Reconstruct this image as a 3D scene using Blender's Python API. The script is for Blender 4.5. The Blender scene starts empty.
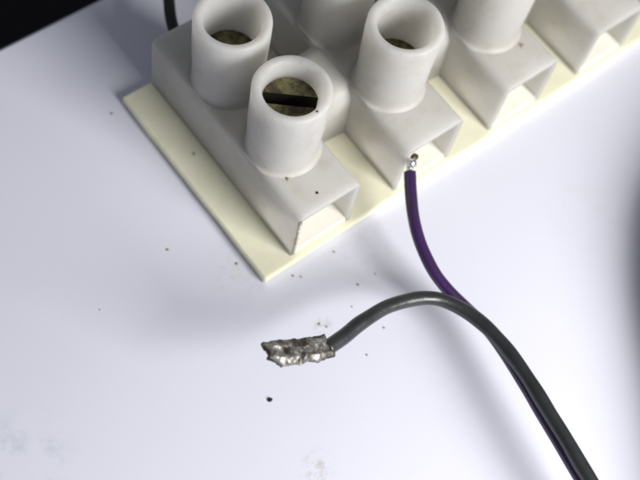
import bpy, bmesh, math, random
from mathutils import Vector, Matrix, noise

# ------------------------------------------------------------------ scene, camera, light (1 unit = 1 cm)
S = bpy.context.scene
C = S.collection
S.unit_settings.system = 'METRIC'
S.unit_settings.scale_length = 0.01
random.seed(7)

AZ, EL, DIST, ROLL, FPX = -2.4774, 1.0894, 8.3677, 0.2796, 1118.64
TGT = Vector((0.2632, -0.0164, 0.0))
cam_pos = TGT + DIST * Vector((math.cos(EL) * math.cos(AZ), math.cos(EL) * math.sin(AZ), math.sin(EL)))
fw = (TGT - cam_pos).normalized()
rt = fw.cross(Vector((0, 0, 1))).normalized()
up = rt.cross(fw)
r2 = math.cos(ROLL) * rt + math.sin(ROLL) * up
u2 = -math.sin(ROLL) * rt + math.cos(ROLL) * up
cd = bpy.data.cameras.new('camera')
cam = bpy.data.objects.new('camera', cd)
C.objects.link(cam)
m = Matrix((r2, u2, -fw)).transposed().to_4x4()
m.translation = cam_pos
cam.matrix_world = m
cd.sensor_width = 36.0
cd.lens = 36.0 * FPX / 640.0
cd.clip_start = 0.05
cd.clip_end = 500.0
cd.dof.use_dof = True
cd.dof.focus_distance = 7.6
cd.dof.aperture_fstop = 0.42
S.camera = cam

w = bpy.data.worlds.new('World')
S.world = w
w.use_nodes = True
bg = w.node_tree.nodes['Background']
bg.inputs['Color'].default_value = (0.82, 0.88, 1.0, 1)
bg.inputs['Strength'].default_value = 0.19

ld = bpy.data.lights.new('window_light', 'AREA')
ld.shape = 'RECTANGLE'
ld.size = 5.8
ld.size_y = 5.8
ld.energy = 2950
ld.color = (1.0, 0.985, 0.97)
lamp = bpy.data.objects.new('window_light', ld)
C.objects.link(lamp)
LD = Vector((0.22, -1.0, 0.72)).normalized()
lamp.location = Vector((0.3, -0.5, 0)) + LD * 13.0
lamp.rotation_euler = LD.to_track_quat('Z', 'Y').to_euler()

S.view_settings.view_transform = 'Standard'
S.view_settings.look = 'None'
S.view_settings.exposure = 0.0
S.view_settings.gamma = 1.0
S.view_settings.use_curve_mapping = False
S.render.engine = 'CYCLES'
S.cycles.filter_width = 2.2
S.cycles.use_denoising = True

# ------------------------------------------------------------------ measures
W, H, D = 0.560, 0.565, 1.82        # one pole of the strip
ZP = 1.27                           # height of the tower rims
RY = 0.572                          # tower axis from the front face
RT, RB, RI = 0.276, 0.264, 0.200    # tower radius at rim, at base, bore
T = 0.083                           # pad thickness
ZT = -T                             # table height


# ------------------------------------------------------------------ helpers
def obj(name, bm, mat, parent=None, smooth=True, loc=None):
    me = bpy.data.meshes.new(name)
    bmesh.ops.recalc_face_normals(bm, faces=bm.faces)
    bm.to_mesh(me)
    bm.free()
    if smooth:
        for p in me.polygons:
            p.use_smooth = True
    if mat:
        me.materials.append(mat)
    o = bpy.data.objects.new(name, me)
    C.objects.link(o)
    if parent:
        o.parent = parent
    if loc:
        o.location = loc
    return o


def empty(name, loc):
    o = bpy.data.objects.new(name, None)
    o.empty_display_size = 0.2
    o.location = loc
    C.objects.link(o)
    return o


def tag(o, label, cat, group=None):
    o['label'] = label
    o['category'] = cat
    if group:
        o['group'] = group
    return o


def catmull(pts, n=10):
    pts = [Vector(p) for p in pts]
    P = [2 * pts[0] - pts[1]] + pts + [2 * pts[-1] - pts[-2]]
    out = []
    for i in range(1, len(P) - 2):
        a, b, c, d = P[i - 1:i + 3]
        for k in range(n):
            t = k / n
            out.append(0.5 * ((2 * b) + (c - a) * t + (2 * a - 5 * b + 4 * c - d) * t * t + (3 * b - a - 3 * c + d) * t ** 3))
    out.append(pts[-1])
    return out


def tube(bm, path, rad, seg=20, wob=0.0):
    n = len(path)
    rad = rad if isinstance(rad, list) else [rad] * n
    rings = []
    tan = (path[1] - path[0]).normalized()
    nrm = tan.cross(Vector((0, 0, 1)))
    if nrm.length < 1e-3:
        nrm = tan.cross(Vector((1, 0, 0)))
    nrm.normalize()
    for i, p in enumerate(path):
        t = (path[min(i + 1, n - 1)] - path[max(i - 1, 0)]).normalized()
        nrm = (nrm - t * nrm.dot(t)).normalized()
        b = t.cross(nrm)
        ring = []
        for k in range(seg):
            a = 2 * math.pi * k / seg
            r = rad[i]
            q = p + (nrm * math.cos(a) + b * math.sin(a)) * r
            if wob:
                q += (q - p) * wob * noise.noise(q * 6.0)
            ring.append(bm.verts.new(q))
        rings.append(ring)
    for i in range(n - 1):
        for k in range(seg):
            bm.faces.new((rings[i][k], rings[i][(k + 1) % seg], rings[i + 1][(k + 1) % seg], rings[i + 1][k]))
    bm.faces.new(rings[0][::-1])
    bm.faces.new(rings[-1])


def lathe(bm, prof, seg=64, cap_top=True, cap_bot=True):
    rings = []
    for r, z in prof:
        rings.append([bm.verts.new((r * math.cos(2 * math.pi * k / seg), r * math.sin(2 * math.pi * k / seg), z)) for k in range(seg)])
    for i in range(len(rings) - 1):
        for k in range(seg):
            bm.faces.new((rings[i][k], rings[i][(k + 1) % seg], rings[i + 1][(k + 1) % seg], rings[i + 1][k]))
    if cap_bot:
        bm.faces.new(rings[0][::-1])
    if cap_top:
        bm.faces.new(rings[-1])
    return rings


# ------------------------------------------------------------------ materials
def mat(name):
    m = bpy.data.materials.new(name)
    m.use_nodes = True
    nt = m.node_tree
    return m, nt, nt.nodes['Principled BSDF'], nt.links


def N(nt, t, **kw):
    n = nt.nodes.new(t)
    for k, v in kw.items():
        if k in n.inputs:
            n.inputs[k].default_value = v
        else:
            setattr(n, k, v)
    return n


def ramp(nt, src, a, b, lo=(0, 0, 0, 1), hi=(1, 1, 1, 1)):
    r = nt.nodes.new('ShaderNodeValToRGB')
    r.color_ramp.elements[0].position = a
    r.color_ramp.elements[1].position = b
    r.color_ramp.elements[0].color = lo
    r.color_ramp.elements[1].color = hi
    nt.links.new(src, r.inputs[0])
    return r.outputs[0]


def mix(nt, fac, a, b, mode='MIX'):
    n = nt.nodes.new('ShaderNodeMix')
    n.data_type = 'RGBA'
    n.blend_type = mode
    for s, v in ((n.inputs[0], fac), (n.inputs[6], a), (n.inputs[7], b)):
        if hasattr(v, 'is_linked'):
            nt.links.new(v, s)
        else:
            s.default_value = v
    return n.outputs[2]


def bump(nt, bsdf, src, strength, dist):
    b = N(nt, 'ShaderNodeBump', Strength=strength, Distance=dist)
    nt.links.new(src, b.inputs['Height'])
    nt.links.new(b.outputs[0], bsdf.inputs['Normal'])


def noise_tex(nt, scale, detail=4.0, rough=0.55, coord='Object', off=None):
    tc = N(nt, 'ShaderNodeTexCoord')
    n = N(nt, 'ShaderNodeTexNoise', Scale=scale, Detail=detail, Roughness=rough)
    if off:
        mp = N(nt, 'ShaderNodeMapping', Location=off)
        nt.links.new(tc.outputs[coord], mp.inputs[0])
        nt.links.new(mp.outputs[0], n.inputs['Vector'])
    else:
        nt.links.new(tc.outputs[coord], n.inputs['Vector'])
    return n.outputs['Fac']


def nylon(tower):
    m, nt, b, L = mat('nylon')
    geo = N(nt, 'ShaderNodeNewGeometry')

    def wn(scale, detail=4.0, rough=0.55, off=(0, 0, 0)):
        mp = N(nt, 'ShaderNodeMapping', Location=off)
        L.new(geo.outputs['Position'], mp.inputs[0])
        n = N(nt, 'ShaderNodeTexNoise', Scale=scale, Detail=detail, Roughness=rough)
        L.new(mp.outputs[0], n.inputs['Vector'])
        return n.outputs['Fac']
    base = (0.68, 0.67, 0.645, 1)
    cloud = ramp(nt, wn(2.2), 0.3, 0.75)
    col = mix(nt, cloud, base, (0.62, 0.60, 0.56, 1))
    # grime film and little dirt grains
    film = ramp(nt, wn(5.0, 8.0, 0.7, (3, 1, 7)), 0.50, 0.74, hi=(0.6, 0.6, 0.6, 1))
    col = mix(nt, film, col, (0.44, 0.39, 0.31, 1))
    vo = N(nt, 'ShaderNodeTexVoronoi', Scale=13.0, Randomness=1.0)
    L.new(geo.outputs['Position'], vo.inputs['Vector'])
    dots = ramp(nt, vo.outputs['Distance'], 0.05, 0.14, (1, 1, 1, 1), (0, 0, 0, 1))
    pick = ramp(nt, wn(7.0, 2.0, 0.5, (9, 4, 2)), 0.56, 0.72)
    dot = mix(nt, 1.0, dots, pick, 'MULTIPLY')
    col = mix(nt, dot, col, (0.27, 0.20, 0.13, 1))
    L.new(col, b.inputs['Base Color'])
    b.inputs['Roughness'].default_value = 0.46
    b.inputs['Specular IOR Level'].default_value = 0.4
    b.inputs['Subsurface Radius'].default_value = (1.0, 0.95, 0.86)
    b.inputs['Subsurface Scale'].default_value = 0.42
    # where tower and block are fused the scatter is cut off by the joint: fade it there
    sx = N(nt, 'ShaderNodeSeparateXYZ')
    tc = N(nt, 'ShaderNodeTexCoord')
    L.new(tc.outputs['Object'], sx.inputs[0])
    if tower is None:
        fade = (0.15, 0.15, 0.15, 1)
    elif tower:
        fade = ramp(nt, sx.outputs['Z'], 0.02, 0.36)
    else:
        fade = None
        for cy in (RY, D - RY):
            dv = N(nt, 'ShaderNodeVectorMath', operation='DISTANCE')
            L.new(tc.outputs['Object'], dv.inputs[0])
            dv.inputs[1].default_value = (W / 2, cy, H)
            k = ramp(nt, dv.outputs['Value'], RB, RB + 0.26)
            fade = k if fade is None else mix(nt, 1.0, fade, k, 'MULTIPLY')
    L.new(mix(nt, 1.0, fade, (0.9, 0.9, 0.9, 1), 'MULTIPLY'), b.inputs['Subsurface Weight'])
    bump(nt, b, wn(26.0, 5.0, 0.6), 0.10, 0.02)
    tr = N(nt, 'ShaderNodeBsdfTranslucent', Color=(0.93, 0.91, 0.86, 1))
    ms = N(nt, 'ShaderNodeMixShader', Fac=0.34)
    L.new(b.outputs[0], ms.inputs[1])
    L.new(tr.outputs[0], ms.inputs[2])
    L.new(ms.outputs[0], nt.nodes['Material Output'].inputs['Surface'])
    return m


def pad_mat():
    m, nt, b, L = mat('cream_pad')
    n = noise_tex(nt, 3.0, 6.0)
    col = mix(nt, ramp(nt, n, 0.3, 0.75), (0.85, 0.835, 0.66, 1), (0.77, 0.75, 0.57, 1))
    d = ramp(nt, noise_tex(nt, 30.0, 6.0, 0.7, off=(3, 3, 1)), 0.62, 0.78, hi=(0.5, 0.5, 0.5, 1))
    col = mix(nt, d, col, (0.50, 0.45, 0.30, 1))
    L.new(col, b.inputs['Base Color'])
    b.inputs['Roughness'].default_value = 0.55
    b.inputs['Subsurface Weight'].default_value = 0.5
    b.inputs['Subsurface Radius'].default_value = (1.0, 0.9, 0.6)
    b.inputs['Subsurface Scale'].default_value = 0.05
    bump(nt, b, noise_tex(nt, 18.0, 5.0), 0.12, 0.02)
    return m


def table_mat():
    m, nt, b, L = mat('white_laminate')
    geo = N(nt, 'ShaderNodeNewGeometry')
    pos = geo.outputs['Position']

    def wn(scale, detail=4.0, rough=0.55):
        n = N(nt, 'ShaderNodeTexNoise', Scale=scale, Detail=detail, Roughness=rough)
        L.new(pos, n.inputs['Vector'])
        return n.outputs['Fac']
    col = mix(nt, ramp(nt, wn(0.6), 0.3, 0.7), (0.735, 0.74, 0.83, 1), (0.705, 0.712, 0.80, 1))

    def stain(c, rad, tint, amt, sc):
        nonlocal col
        d = N(nt, 'ShaderNodeVectorMath', operation='DISTANCE')
        L.new(pos, d.inputs[0])
        d.inputs[1].default_value = c
        near = ramp(nt, d.outputs['Value'], rad * 0.35, rad, (1, 1, 1, 1), (0, 0, 0, 1))
        pat = ramp(nt, wn(sc, 6.0, 0.7), 0.47, 0.62)
        f = mix(nt, 1.0, near, pat, 'MULTIPLY')
        f = mix(nt, 1.0, f, (amt, amt, amt, 1), 'MULTIPLY')
        col = mix(nt, f, col, tint)
    stain((-0.784, -1.367, ZT), 0.16, (0.50, 0.46, 0.40, 1), 0.6, 14.0)
    stain((-2.381, -0.17, ZT), 0.42, (0.42, 0.50, 0.50, 1), 0.40, 4.0)
    stain((-0.11, -0.55, ZT), 0.09, (0.40, 0.38, 0.35, 1), 0.6, 22.0)
    stain((2.2, -1.0, ZT), 0.5, (0.62, 0.62, 0.64, 1), 0.2, 5.0)
    stain((-0.36, 0.15, ZT), 0.30, (0.58, 0.55, 0.50, 1), 0.35, 12.0)
    stain((0.5, -0.3, ZT), 0.45, (0.60, 0.57, 0.52, 1), 0.22, 16.0)
    fine = ramp(nt, wn(24.0, 5.0, 0.7), 0.66, 0.80, hi=(0.25, 0.25, 0.25, 1))
    col = mix(nt, fine, col, (0.55, 0.54, 0.52, 1))
    L.new(col, b.inputs['Base Color'])
    b.inputs['Roughness'].default_value = 0.42
    b.inputs['Specular IOR Level'].default_value = 0.35
    bump(nt, b, wn(60.0, 3.0), 0.05, 0.01)
    return m


def plain(name, col, rough, spec=0.5, var=None, scale=8.0, bmp=0.0):
    m, nt, b, L = mat(name)
    if var:
        c = mix(nt, ramp(nt, noise_tex(nt, scale, 6.0, 0.65), 0.35, 0.7), col, var)
        L.new(c, b.inputs['Base Color'])
    else:
        b.inputs['Base Color'].default_value = col
    b.inputs['Roughness'].default_value = rough
    b.inputs['Specular IOR Level'].default_value = spec
    if bmp:
        bump(nt, b, noise_tex(nt, scale * 4, 5.0), bmp, 0.02)
    return m


def metal(name, col, rough, var, scale, thr=(0.45, 0.6), bmp=0.5, metallic=1.0):
    m, nt, b, L = mat(name)
    f = ramp(nt, noise_tex(nt, scale, 8.0, 0.7), *thr)
    L.new(mix(nt, f, col, var), b.inputs['Base Color'])
    inv = ramp(nt, f, 0.0, 1.0, (metallic, metallic, metallic, 1), (0.1, 0.1, 0.1, 1))
    L.new(inv, b.inputs['Metallic'])
    L.new(ramp(nt, f, 0.0, 1.0, (rough, rough, rough, 1), (0.7, 0.7, 0.7, 1)), b.inputs['Roughness'])
    bump(nt, b, noise_tex(nt, scale * 2.5, 6.0, 0.65, off=(1, 5, 2)), bmp, 0.03)
    return m


def solder_mat():
    m, nt, b, L = mat('solder')
    big = noise_tex(nt, 4.5, 3.0, 0.5)
    mid = noise_tex(nt, 12.0, 5.0, 0.6, off=(4, 1, 3))
    flux = ramp(nt, mid, 0.44, 0.54)
    zone = ramp(nt, big, 0.34, 0.52, (0.45, 0.45, 0.45, 1), (1, 1, 1, 1))
    f = mix(nt, 1.0, flux, zone, 'MULTIPLY')
    at = N(nt, 'ShaderNodeAttribute')
    at.attribute_name = 'rim'
    rim = mix(nt, 1.0, at.outputs['Color'], ramp(nt, noise_tex(nt, 6.0, 3.0, off=(2, 7, 1)), 0.42, 0.52), 'MULTIPLY')
    f = mix(nt, 1.0, f, rim, 'LIGHTEN')
    tone = mix(nt, ramp(nt, noise_tex(nt, 7.0, 6.0, 0.65, off=(8, 2, 5)), 0.38, 0.62), (0.50, 0.49, 0.46, 1), (0.20, 0.19, 0.17, 1))
    L.new(mix(nt, f, tone, (0.030, 0.020, 0.010, 1)), b.inputs['Base Color'])
    L.new(ramp(nt, f, 0.0, 1.0, (0.92, 0.92, 0.92, 1), (0.1, 0.1, 0.1, 1)), b.inputs['Metallic'])
    L.new(ramp(nt, f, 0.0, 1.0, (0.46, 0.46, 0.46, 1), (0.5, 0.5, 0.5, 1)), b.inputs['Roughness'])
    bump(nt, b, noise_tex(nt, 16.0, 4.0, 0.55, off=(1, 5, 2)), 0.45, 0.03)
    return m


M_NYL = nylon(False)
M_NYT = nylon(True)
M_NYB = nylon(None)
M_PAD = pad_mat()
M_CREAM = plain('lit_cream_nylon', (0.90, 0.88, 0.80, 1), 0.45, 0.4, (0.87, 0.84, 0.74, 1), 5.0, 0.05)  # pad's cream tint, whitened to paint in the bright light inside the mouths
M_SLOT = plain('slot_shade_black', (0.012, 0.010, 0.008, 1), 0.8, 0.2)  # screw slot faces painted black to stand in for the shade inside
M_TAB = table_mat()
M_FLOOR = plain('dark_cloth', (0.012, 0.011, 0.014, 1), 0.9, 0.2, (0.02, 0.018, 0.02, 1), 3.0, 0.3)
M_GREY = plain('grey_pvc', (0.027, 0.030, 0.031, 1), 0.34, 0.65, (0.016, 0.017, 0.017, 1), 5.0, 0.15)
M_PURP = plain('purple_pvc', (0.040, 0.012, 0.088, 1), 0.28, 0.65, (0.036, 0.017, 0.05, 1), 5.0, 0.15)
M_BLACK = plain('black_pvc', (0.010, 0.010, 0.011, 1), 0.5, 0.4, (0.015, 0.013, 0.013, 1), 5.0)
M_CASTER = plain('caster_sheath_dark', (0.05, 0.05, 0.055, 1), 0.5, 0.4, (0.04, 0.04, 0.042, 1), 4.0, 0.1)
M_SCREW = metal('tarnished_brass', (0.36, 0.35, 0.15, 1), 0.20, (0.05, 0.036, 0.018, 1), 7.0, (0.34, 0.56), 0.5)
M_TIN = solder_mat()
M_TINC = metal('clean_solder', (0.80, 0.80, 0.80, 1), 0.18, (0.3, 0.28, 0.25, 1), 14.0, (0.6, 0.7), 0.1)
M_BURN = plain('burnt_flux', (0.035, 0.025, 0.012, 1), 0.35, 0.6, (0.07, 0.045, 0.015, 1), 40.0)
M_CRUMB = plain('brown_dust', (0.44, 0.37, 0.29, 1), 0.9, 0.2, (0.30, 0.24, 0.18, 1), 60.0)
M_SOOT = plain('black_dust', (0.02, 0.018, 0.016, 1), 0.7, 0.3)

# ------------------------------------------------------------------ the setting
bm = bmesh.new()
bmesh.ops.create_cube(bm, size=1.0)
for v in bm.verts:
    v.co = Vector((v.co.x * 70, -24 + 26.81 if v.co.y > 0 else -60, ZT if v.co.z > 0 else ZT - 1.8))
bmesh.ops.bevel(bm, geom=[e for e in bm.edges], offset=0.05, segments=3, affect='EDGES')
table = obj('tabletop', bm, M_TAB, smooth=False)
table['kind'] = 'structure'

bm = bmesh.new()
bmesh.ops.create_grid(bm, x_segments=2, y_segments=2, size=120)
floor = obj('floor', bm, M_FLOOR, smooth=False, loc=(0, 0, -30))
floor['kind'] = 'structure'

# ------------------------------------------------------------------ cream pad under the strip
NP = 6
bm = bmesh.new()
bmesh.ops.create_cube(bm, size=1.0)
x0, x1, y0, y1 = -0.268, NP - 1 + W + 0.25, -0.042, 1.838
for v in bm.verts:
    v.co = Vector((x1 if v.co.x > 0 else x0, y1 if v.co.y > 0 else y0, 0 if v.co.z > 0 else -T + 0.0005))
bmesh.ops.subdivide_edges(bm, edges=[e for e in bm.edges if abs((e.verts[0].co - e.verts[1].co).x) > 1], cuts=60)
bmesh.ops.subdivide_edges(bm, edges=[e for e in bm.edges if abs((e.verts[0].co - e.verts[1].co).y) > 1], cuts=30)
bmesh.ops.bevel(bm, geom=[e for e in bm.edges if len(e.link_faces) == 2 and e.calc_face_angle() > 0.5], offset=0.008, segments=2, affect='EDGES')
for v in bm.verts:      # knife-cut edges are not quite straight
    q = v.co
    if q.x < x0 + 0.05:
        v.co.x += 0.006 * noise.noise(Vector((0, q.y * 3, q.z * 4))) + 0.003 * noise.noise(Vector((3, q.y * 25, q.z * 9)))
    if q.y < y0 + 0.05:
        v.co.y += 0.006 * noise.noise(Vector((q.x * 3, 7, q.z * 4)))
pad = obj('mounting_pad', bm, M_PAD, smooth=False)
tag(pad, 'flat cream plastic pad under the terminal strip, lying on the white surface', 'pad')


# ------------------------------------------------------------------ the terminal strip
strip = empty('terminal_strip', (0, 0, 0))
tag(strip, 'translucent white plastic screw terminal strip with round screw towers on cream pad', 'terminal strip')


def housing_bm():
    """one pole: a block with an open wire mouth at the front and one at the back"""
    bm = bmesh.new()
    wl, wr, wt, dep, zb0 = 0.030, 0.032, 0.050, 0.36, 0.002

    def rect(xa, xb, za, zb, y):
        return [bm.verts.new((xa, y, za)), bm.verts.new((xb, y, za)), bm.verts.new((xb, y, zb)), bm.verts.new((xa, y, zb))]
    f, bk = rect(0, W, zb0, H, 0), rect(0, W, zb0, H, D)
    for k in (1, 2, 3):
        bm.faces.new((f[k], f[(k + 1) % 4], bk[(k + 1) % 4], bk[k]))
    notch = []
    for o, y, yi in ((f, 0, dep), (bk, D, D - dep)):
        a = rect(wl, W - wr, zb0, H - wt, y)
        c = rect(wl + 0.015, W - wr - 0.015, zb0, H - wt - 0.03, yi)
        for k in (1, 2, 3):
            bm.faces.new((o[k], o[(k + 1) % 4], a[(k + 1) % 4], a[k]))
            bm.faces.new((a[k], a[(k + 1) % 4], c[(k + 1) % 4], c[k]))
        bm.faces.new(c)
        notch.append((o, a, c))
    (o, a, c), (o2, a2, c2) = notch
    bm.faces.new((o[0], a[0], c[0], c2[0], a2[0], o2[0]))
    bm.faces.new((c[0], c[1], c2[1], c2[0]))
    bm.faces.new((o[1], o2[1], a2[1], c2[1], c[1], a[1]))
    bmesh.ops.recalc_face_normals(bm, faces=bm.faces)
    long_top = [e for e in bm.edges if all(abs(v.co.z - H) < 1e-4 for v in e.verts) and abs(e.verts[0].co.y - e.verts[1].co.y) > 1]
    bmesh.ops.bevel(bm, geom=long_top, offset=0.060, segments=6, profile=0.5, affect='EDGES')
    sharp = [e for e in bm.edges if len(e.link_faces) == 2 and e.calc_face_angle() > 0.7]
    bmesh.ops.bevel(bm, geom=sharp, offset=0.017, segments=3, profile=0.5, affect='EDGES', clamp_overlap=True)
    return bm


def tower_bm(seed):
    bm = bmesh.new()
    h = ZP - H
    pr = [(RB + 0.028, -0.02), (RB + 0.027, 0.0), (RB + 0.016, 0.004), (RB + 0.007, 0.013), (RB + 0.002, 0.028), (RB + 0.001, 0.055)]
    for k in range(1, 9):
        t = k / 9
        pr.append((RB + (RT - RB) * t, 0.055 + (h - 0.115) * t))
    lip = 0.026
    for k in range(0, 7):
        a = math.radians(90 * k / 6)
        pr.append((RT - lip + lip * math.cos(a), h - lip + lip * math.sin(a)))
    pr += [(RI + 0.030, h - 0.004), (RI + 0.016, h - 0.014), (RI + 0.006, h - 0.035), (RI, h - 0.075)]
    for k in range(1, 7):
        pr.append((RI - 0.004 * k / 6, h - 0.06 - (h - 0.09) * k / 6))
    lathe(bm, pr, 72, True, True)
    for v in bm.verts:
        q = v.co + Vector((seed * 3.1, seed * 1.7, 0))
        v.co.x += 0.005 * noise.noise(q * 4)
        v.co.y += 0.005 * noise.noise(q * 4 + Vector((9, 9, 9)))
        if v.co.z > h - 0.1:
            v.co.z += 0.007 * noise.noise(q * 5 + Vector((4, 2, 1)))
        v.co.x = max(-W / 2 + 0.003, min(W / 2 - 0.003, v.co.x))
    return bm


def screw_bm():
    """slotted grub screw, face at z = 0, slot along x"""
    bm = bmesh.new()
    R, sw, sd = RI - 0.005, 0.045, 0.24
    seg = 48
    a0 = math.asin(sw / R)
    for s in (1, -1):       # two half-moon lands
        arc = [a0 + (math.pi - 2 * a0) * k / 22 for k in range(23)]
        top = [bm.verts.new(((R - 0.012) * math.cos(a), s * max(sw, (R - 0.012) * math.sin(a)), 0)) for a in arc]
        mid = [bm.verts.new((R * math.cos(a), s * R * math.sin(a), -0.014)) for a in arc]
        bot = [bm.verts.new((R * math.cos(a), s * R * math.sin(a), -sd)) for a in arc]
        bm.faces.new(top)
        for k in range(22):
            bm.faces.new((top[k], top[k + 1], mid[k + 1], mid[k]))
            bm.faces.new((mid[k], mid[k + 1], bot[k + 1], bot[k]))
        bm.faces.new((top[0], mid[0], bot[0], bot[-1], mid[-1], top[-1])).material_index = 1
    lathe(bm, [(R, -0.34), (R, -sd)], seg)
    return bm


house_me = tower_me = screw_me = None
tower_mes = []
for s in range(4):
    t = obj('screw_tower', tower_bm(s), M_NYT)
    tower_mes.append(t.data)
    bpy.data.objects.remove(t)
sc = obj('terminal_screw', screw_bm(), M_SCREW, smooth=False)
screw_me = sc.data
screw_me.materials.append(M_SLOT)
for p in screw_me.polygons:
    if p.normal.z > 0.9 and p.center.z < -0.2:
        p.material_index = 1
bpy.data.objects.remove(sc)
hs = obj('pole_housing', housing_bm(), M_NYL, smooth=False)
house_me = hs.data
bpy.data.objects.remove(hs)


def link(name, me, parent, loc, rz=0.0):
    o = bpy.data.objects.new(name, me)
    C.objects.link(o)
    o.parent = parent
    o.location = loc
    o.rotation_euler = (0, 0, rz)
    return o


screw_depth = {(0, 0): (0.15, -40), (0, 1): (0.38, -38), (1, 0): (0.43, -30), (1, 1): (0.5, 10), (2, 0): (0.4, -15)}
for i in range(NP):
    hpo = link('pole_housing', house_me, strip, (i, 0, 0))
    for j in (0, 1):
        y = RY if j == 0 else D - RY
        link('screw_tower', tower_mes[(i * 2 + j) % 4], hpo, (W / 2, y, H))
        dep, ang = screw_depth.get((i, j), (0.4, random.uniform(-90, 90)))
        link('terminal_screw', screw_me, hpo, (W / 2, y, ZP - dep), math.radians(ang))

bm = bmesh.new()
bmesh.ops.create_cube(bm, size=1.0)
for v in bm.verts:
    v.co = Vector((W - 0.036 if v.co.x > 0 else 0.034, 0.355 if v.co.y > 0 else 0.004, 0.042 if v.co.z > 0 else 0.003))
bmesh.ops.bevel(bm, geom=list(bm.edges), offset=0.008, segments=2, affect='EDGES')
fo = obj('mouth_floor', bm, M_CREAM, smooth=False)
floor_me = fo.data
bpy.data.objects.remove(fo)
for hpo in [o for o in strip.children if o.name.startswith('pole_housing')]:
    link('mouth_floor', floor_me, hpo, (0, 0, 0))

# bridges that tie pole to pole: a web with rolled ends, flush with the top of the poles
bm = bmesh.new()
rr, ya, yb, zt = 0.15, 0.64, 1.20, H - 0.004
prof = [(ya - 0.02, 0.01)]
for k in range(0, 9):
    a = math.radians(180 - 90 * k / 8)
    prof.append((ya + rr + rr * math.cos(a), zt - rr + rr * math.sin(a)))
for k in range(0, 9):
    a = math.radians(90 - 90 * k / 8)
    prof.append((yb - rr + rr * math.cos(a), zt - rr + rr * math.sin(a)))
prof.append((yb + 0.02, 0.01))
xs = [W - 0.03 + (1.06 - W) * k / 10 for k in range(11)]
rows = []
for k, x in enumerate(xs):
    sag = 0.030 * (1 - abs(k - 5) / 5) ** 0.5 * 0.6
    rows.append([bm.verts.new((x, y + (sag if y < 0.92 else -sag), z - (sag if z > 0.3 else 0))) for y, z in prof])
for k in range(10):
    for q in range(len(prof)):
        n = (q + 1) % len(prof)
        bm.faces.new((rows[k][q], rows[k][n], rows[k + 1][n], rows[k + 1][q]))
bm.faces.new(rows[0])
bm.faces.new(rows[-1][::-1])
br = obj('bridge', bm, M_NYB)
br_me = br.data
bpy.data.objects.remove(br)
for i in range(NP - 1):
    link('bridge', br_me, strip, (i, 0, 0))

# ragged moulding flash on the mouth edge of the first pole
bm = bmesh.new()
pth = [Vector((0.016 + 0.006 * noise.noise(Vector((k * .7, 0, 0))), -0.003 + 0.006 * noise.noise(Vector((0, k * .9, 3))), 0.03 + (H - 0.06) * k / 30)) for k in range(31)]
tube(bm, pth, [0.011 + 0.012 * abs(noise.noise(Vector((k * 1.3, 5, 0)))) for k in range(31)], 8, 0.5)
fl = obj('moulding_flash', bm, plain('dirty_nylon', (0.62, 0.58, 0.50, 1), 0.6, 0.4, (0.22, 0.18, 0.13, 1), 16.0, 0.5), strip)

# ------------------------------------------------------------------ the two-core wire
GREY = [(-0.415, -0.849, 0.53), (-0.237, -0.839, 0.485), (-0.064, -0.818, 0.45), (0.154, -0.816, 0.4), (0.349, -0.851, 0.35), (0.507, -0.92, 0.31), (0.614, -1.027, 0.285), (0.69, -1.207, 0.28), (0.714, -1.455, 0.3), (0.681, -1.744, 0.33), (0.614, -2.107, 0.35), (0.527, -2.554, 0.36), (0.435, -3.041, 0.38), (0.40, -3.6, 0.36), (0.53, -3.95, 0.34), (0.72, -4.06, 0.30)]
PURP = [(0.988, -0.083, 0.42), (0.889, -0.225, 0.385), (0.792, -0.387, 0.35), (0.724, -0.562, 0.31), (0.687, -0.756, 0.27), (0.695, -0.931, 0.23), (0.725, -1.097, 0.2), (0.74, -1.341, 0.215), (0.695, -1.651, 0.24), (0.614, -2.047, 0.26), (0.522, -2.505, 0.27), (0.435, -3.001, 0.28), (0.35, -3.6, 0.26), (0.47, -3.99, 0.27), (0.70, -4.10, 0.26)]
wire = empty('two_core_wire', (3.9, -1.45, ZT))
tag(wire, 'thin wire pair, one grey core with flattened solder end and one purple core', 'wire')


def rel(bm, parent):
    for v in bm.verts:
        v.co -= parent.location


bm = bmesh.new()
tube(bm, catmull(GREY, 10), [0.055 - 0.004 * min(1, k / 30) for k in range(10 * (len(GREY) - 1) + 1)], 24, 0.10)
rel(bm, wire)
grey = obj('grey_core', bm, M_GREY, wire)
bm = bmesh.new()
tube(bm, catmull(PURP, 10), 0.045, 24, 0.06)
rel(bm, wire)
purp = obj('purple_core', bm, M_PURP, wire)

bm = bmesh.new()  # thick sheath added out of view to cast the soft shadow at right
ZS = ZT + 0.33
CASTER = [(0.50, -3.95, 0.32), (0.62, -4.08, 0.30), (0.90, -4.02, ZS), (1.35, -3.52, ZS), (1.86, -2.86, ZS), (2.33, -2.24, ZS), (2.95, -1.74, ZS), (3.9, -1.45, ZS), (6.0, -1.6, ZS), (11.0, -3.0, ZS)]
sp = catmull(CASTER, 14)
tube(bm, sp, [0.13 + 0.20 * min(1, k / 18) for k in range(len(sp))], 32)
rel(bm, wire)
obj('shadow_caster_sheath', bm, M_CASTER, wire)

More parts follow.
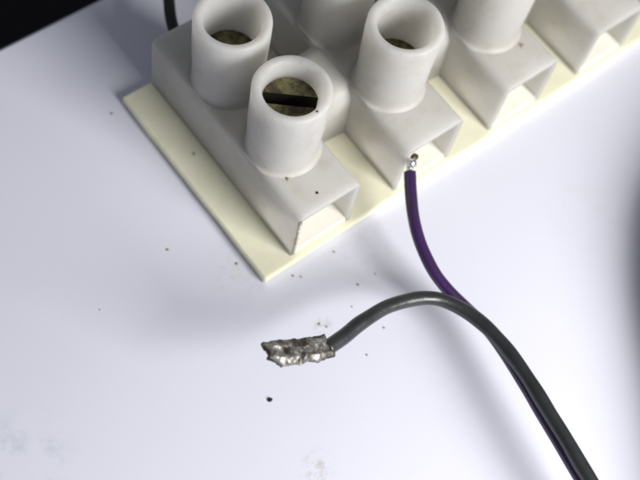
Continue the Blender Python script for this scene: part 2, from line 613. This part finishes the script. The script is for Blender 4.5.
# flattened, crumpled solder end on the grey core
bm = bmesh.new()
lay = bm.verts.layers.float.new('rim')
NU, NV = 46, 16
A0, A1 = Vector((-0.800, -0.645, 0.755)), Vector((-0.385, -0.765, 0.56))
B0, B1 = Vector((-0.845, -0.815, 0.745)), Vector((-0.395, -0.925, 0.53))
nrm0 = (A1 - A0).cross(B0 - A0).normalized()
if nrm0.z < 0:
    nrm0 = -nrm0
grid = [[None] * (NV + 1) for _ in range(NU + 1)], [[None] * (NV + 1) for _ in range(NU + 1)]
for side in (0, 1):
    for i in range(NU + 1):
        for j in range(NV + 1):
            u, v = i / NU, j / NV
            a = A0.lerp(A1, u)
            b = B0.lerp(B1, u)
            wob_a = 0.008 * noise.noise(Vector((u * 7, 1, 0))) + 0.006 * noise.noise(Vector((u * 24, 2, 0)))
            wob_b = 0.014 * noise.noise(Vector((u * 6, 8, 0))) + 0.008 * noise.noise(Vector((u * 22, 5, 0)))
            d = (b - a).normalized()
            a = a + d * wob_a
            b = b + d * wob_b
            p = a.lerp(b, v)
            # ragged left end: upper corner sticks out, notch, curl at lower corner
            if u < 0.25:
                e = 0.035 * (1 - v) - 0.006 * math.exp(-((v - 0.42) / 0.10) ** 2) + 0.022 * math.exp(-((v - 0.62) / 0.08) ** 2) - 0.05 * max(0, v - 0.6) / 0.4 + 0.012 * noise.noise(Vector((v * 11, 15, 0)))
                p += (A0 - A1).normalized() * e * (1 - u / 0.25)
            if u > 0.85:
                p += (A1 - A0).normalized() * 0.03 * noise.noise(Vector((v * 5, 21, 0))) * (u - 0.85) / 0.15
            edge = min(v, 1 - v, u * 2.5, (1 - u) * 2.5)
            th = 0.012 + 0.020 * min(1, edge * 5)
            crum = 0.026 * (0.5 - abs(noise.noise(Vector((u * 6, v * 2.4 + u * 2, 2.0))))) + 0.010 * (0.4 - abs(noise.noise(Vector((u * 13 + v * 2, v * 5, 5.0))))) + 0.002 * noise.noise(Vector((u * 40, v * 15, 9.0)))
            bend = 0.020 * math.sin(u * 5.0 + 1.0) - 0.05 * max(0, v - 0.82)
            fold = -0.03 if (0.60 < u + 0.22 * v < 0.66 and v > 0.35) else 0.0
            if side == 0:
                q = p + nrm0 * (bend + th + crum + fold)
            else:
                q = p + nrm0 * (bend - th + 0.5 * crum)
            grid[side][i][j] = bm.verts.new(q)
for i in range(NU):
    for j in range(NV):
        g = grid[0]
        bm.faces.new((g[i][j], g[i + 1][j], g[i + 1][j + 1], g[i][j + 1]))
        g = grid[1]
        bm.faces.new((g[i][j], g[i][j + 1], g[i + 1][j + 1], g[i + 1][j]))
for i in range(NU):
    for j in (0, NV):
        bm.faces.new((grid[0][i][j], grid[0][i + 1][j], grid[1][i + 1][j], grid[1][i][j]))
for j in range(NV):
    for i in (0, NU):
        bm.faces.new((grid[0][i][j], grid[0][i][j + 1], grid[1][i][j + 1], grid[1][i][j]))
rel(bm, wire)
for i in range(NU + 1):
    for j in range(NV + 1):
        dd = min(i, NU - i, (NV - j) * 2.2, j * 2.2)
        for side in (0, 1):
            grid[side][i][j][lay] = max(0.0, 1.0 - dd / 4.0)
tin = obj('flattened_solder_end', bm, M_TIN, grey, smooth=True)
tin['label'] = 'flattened crumpled solder end with brown flux spots'

# bare tip of the purple core
bm = bmesh.new()
tube(bm, catmull([(0.985, -0.085, 0.42), (1.003, -0.052, 0.43), (1.018, -0.032, 0.445), (1.030, -0.022, 0.455)], 6), 0.022, 14)
rel(bm, wire)
tipo = obj('bare_tip', bm, M_TINC, purp)
bm = bmesh.new()
bmesh.ops.create_icosphere(bm, subdivisions=3, radius=0.040)
for v in bm.verts:
    v.co *= 1 + 0.18 * noise.noise(v.co * 30)
    v.co += Vector((1.027, -0.045, 0.462))
rel(bm, wire)
obj('solder_bead', bm, M_TINC, purp)
bm = bmesh.new()
bmesh.ops.create_icosphere(bm, subdivisions=3, radius=0.026)
for v in bm.verts:
    v.co = Vector((v.co.x * 1.3, v.co.y, v.co.z * 0.8)) * (1 + 0.3 * noise.noise(v.co * 35))
    v.co += Vector((1.066, -0.022, 0.480))
rel(bm, wire)
obj('burnt_end', bm, M_BURN, purp)

# ------------------------------------------------------------------ black wire behind the first pole
bm = bmesh.new()
BLK = [(0.24, 1.70, 0.30), (0.27, 1.85, 0.30), (0.315, 2.00, 0.30), (0.40, 2.17, 0.29), (0.56, 2.40, 0.24), (0.85, 2.60, 0.12), (1.4, 2.66, 0.0), (2.2, 2.60, ZT + 0.05), (4.5, 2.5, ZT + 0.05), (9.0, 2.4, ZT + 0.05)]
tube(bm, catmull(BLK, 8), 0.046, 18, 0.03)
bw = obj('black_wire', bm, M_BLACK)
tag(bw, 'short run of black wire leaving the back of the terminal strip', 'wire')


# ------------------------------------------------------------------ crumbs
def crumb(p, r, m, label, group, zoff=0.4):
    bm = bmesh.new()
    bmesh.ops.create_icosphere(bm, subdivisions=2, radius=r)
    s = random.uniform(0, 50)
    for v in bm.verts:
        v.co *= 1 + 0.5 * noise.noise(v.co / r * 1.1 + Vector((s, 0, 0)))
        v.co.z *= 0.6
    o = obj('crumb', bm, m, loc=(p[0], p[1], p[2] + r * zoff))
    tag(o, label, 'crumb', group)
    return o


OPEN_ = 'tiny brown crumb out on the bare white surface beyond the end of the pad'
PAIR_ = 'one of two brown crumbs side by side just off the pad corner'
BEND_ = 'tiny brown crumb between the pad edge and the bend of the grey wire'
UNDER_ = 'tiny brown crumb below the inside of the grey wire bend'
SMUDGE_ = 'grey brown crumb in the faint smudge beside the grey wire end'
for x, y, r, lab in [
        (-0.694, 0.579, .016, OPEN_), (-1.36, 0.455, .009, OPEN_),
        (-0.339, 0.2, .016, 'brown crumb close to the end edge of the cream pad near its corner'),
        (-0.053, -0.113, .015, PAIR_), (-0.009, -0.153, .013, PAIR_),
        (0.324, -0.129, .014, 'brown crumb just off the pad edge in front of the corner wire mouth'),
        (0.305, -0.447, .015, BEND_), (0.157, -0.561, .010, BEND_), (0.469, -0.449, .010, BEND_),
        (0.249, -0.827, .013, UNDER_), (0.013, -0.919, .012, UNDER_),
        (-0.389, 1.796, .017, 'brown crumb beside the far corner of the cream pad towards the dark edge'),
        (-0.125, -0.53, .014, SMUDGE_), (-0.095, -0.58, .012, SMUDGE_)]:
    crumb((x, y, ZT), r * 0.62, M_CRUMB, lab, {OPEN_: 'crumbs on the bare surface', PAIR_: 'paired crumbs', BEND_: 'crumbs by the bend', UNDER_: 'crumbs below the bend', SMUDGE_: 'crumbs in the smudge'}.get(lab))
crumb((-0.764, -0.786, ZT), 0.016, M_SOOT, 'single black crumb on the white surface below the flattened solder end', None)
crumb((0.24, 0.108, H), 0.011, M_SOOT, 'tiny dark crumb on top of the corner pole, above its wire mouth', None)
crumb((0.134, 0.31, H), 0.013, M_CRUMB, 'tiny brown crumb at the foot of the corner screw tower', None)
crumb((0.300, 0.335, ZP - 0.012), 0.014, M_SOOT, 'dark crumb on the rim of the corner screw tower', None)
crumb((2.382, 0.25, H), 0.018, M_CRUMB, 'brown crumb on top of the third pole from the bare pad end', None)
crumb((-0.094, 1.111, 0), 0.011, M_CRUMB, 'tiny brown crumb on the bare margin of the cream pad', None)
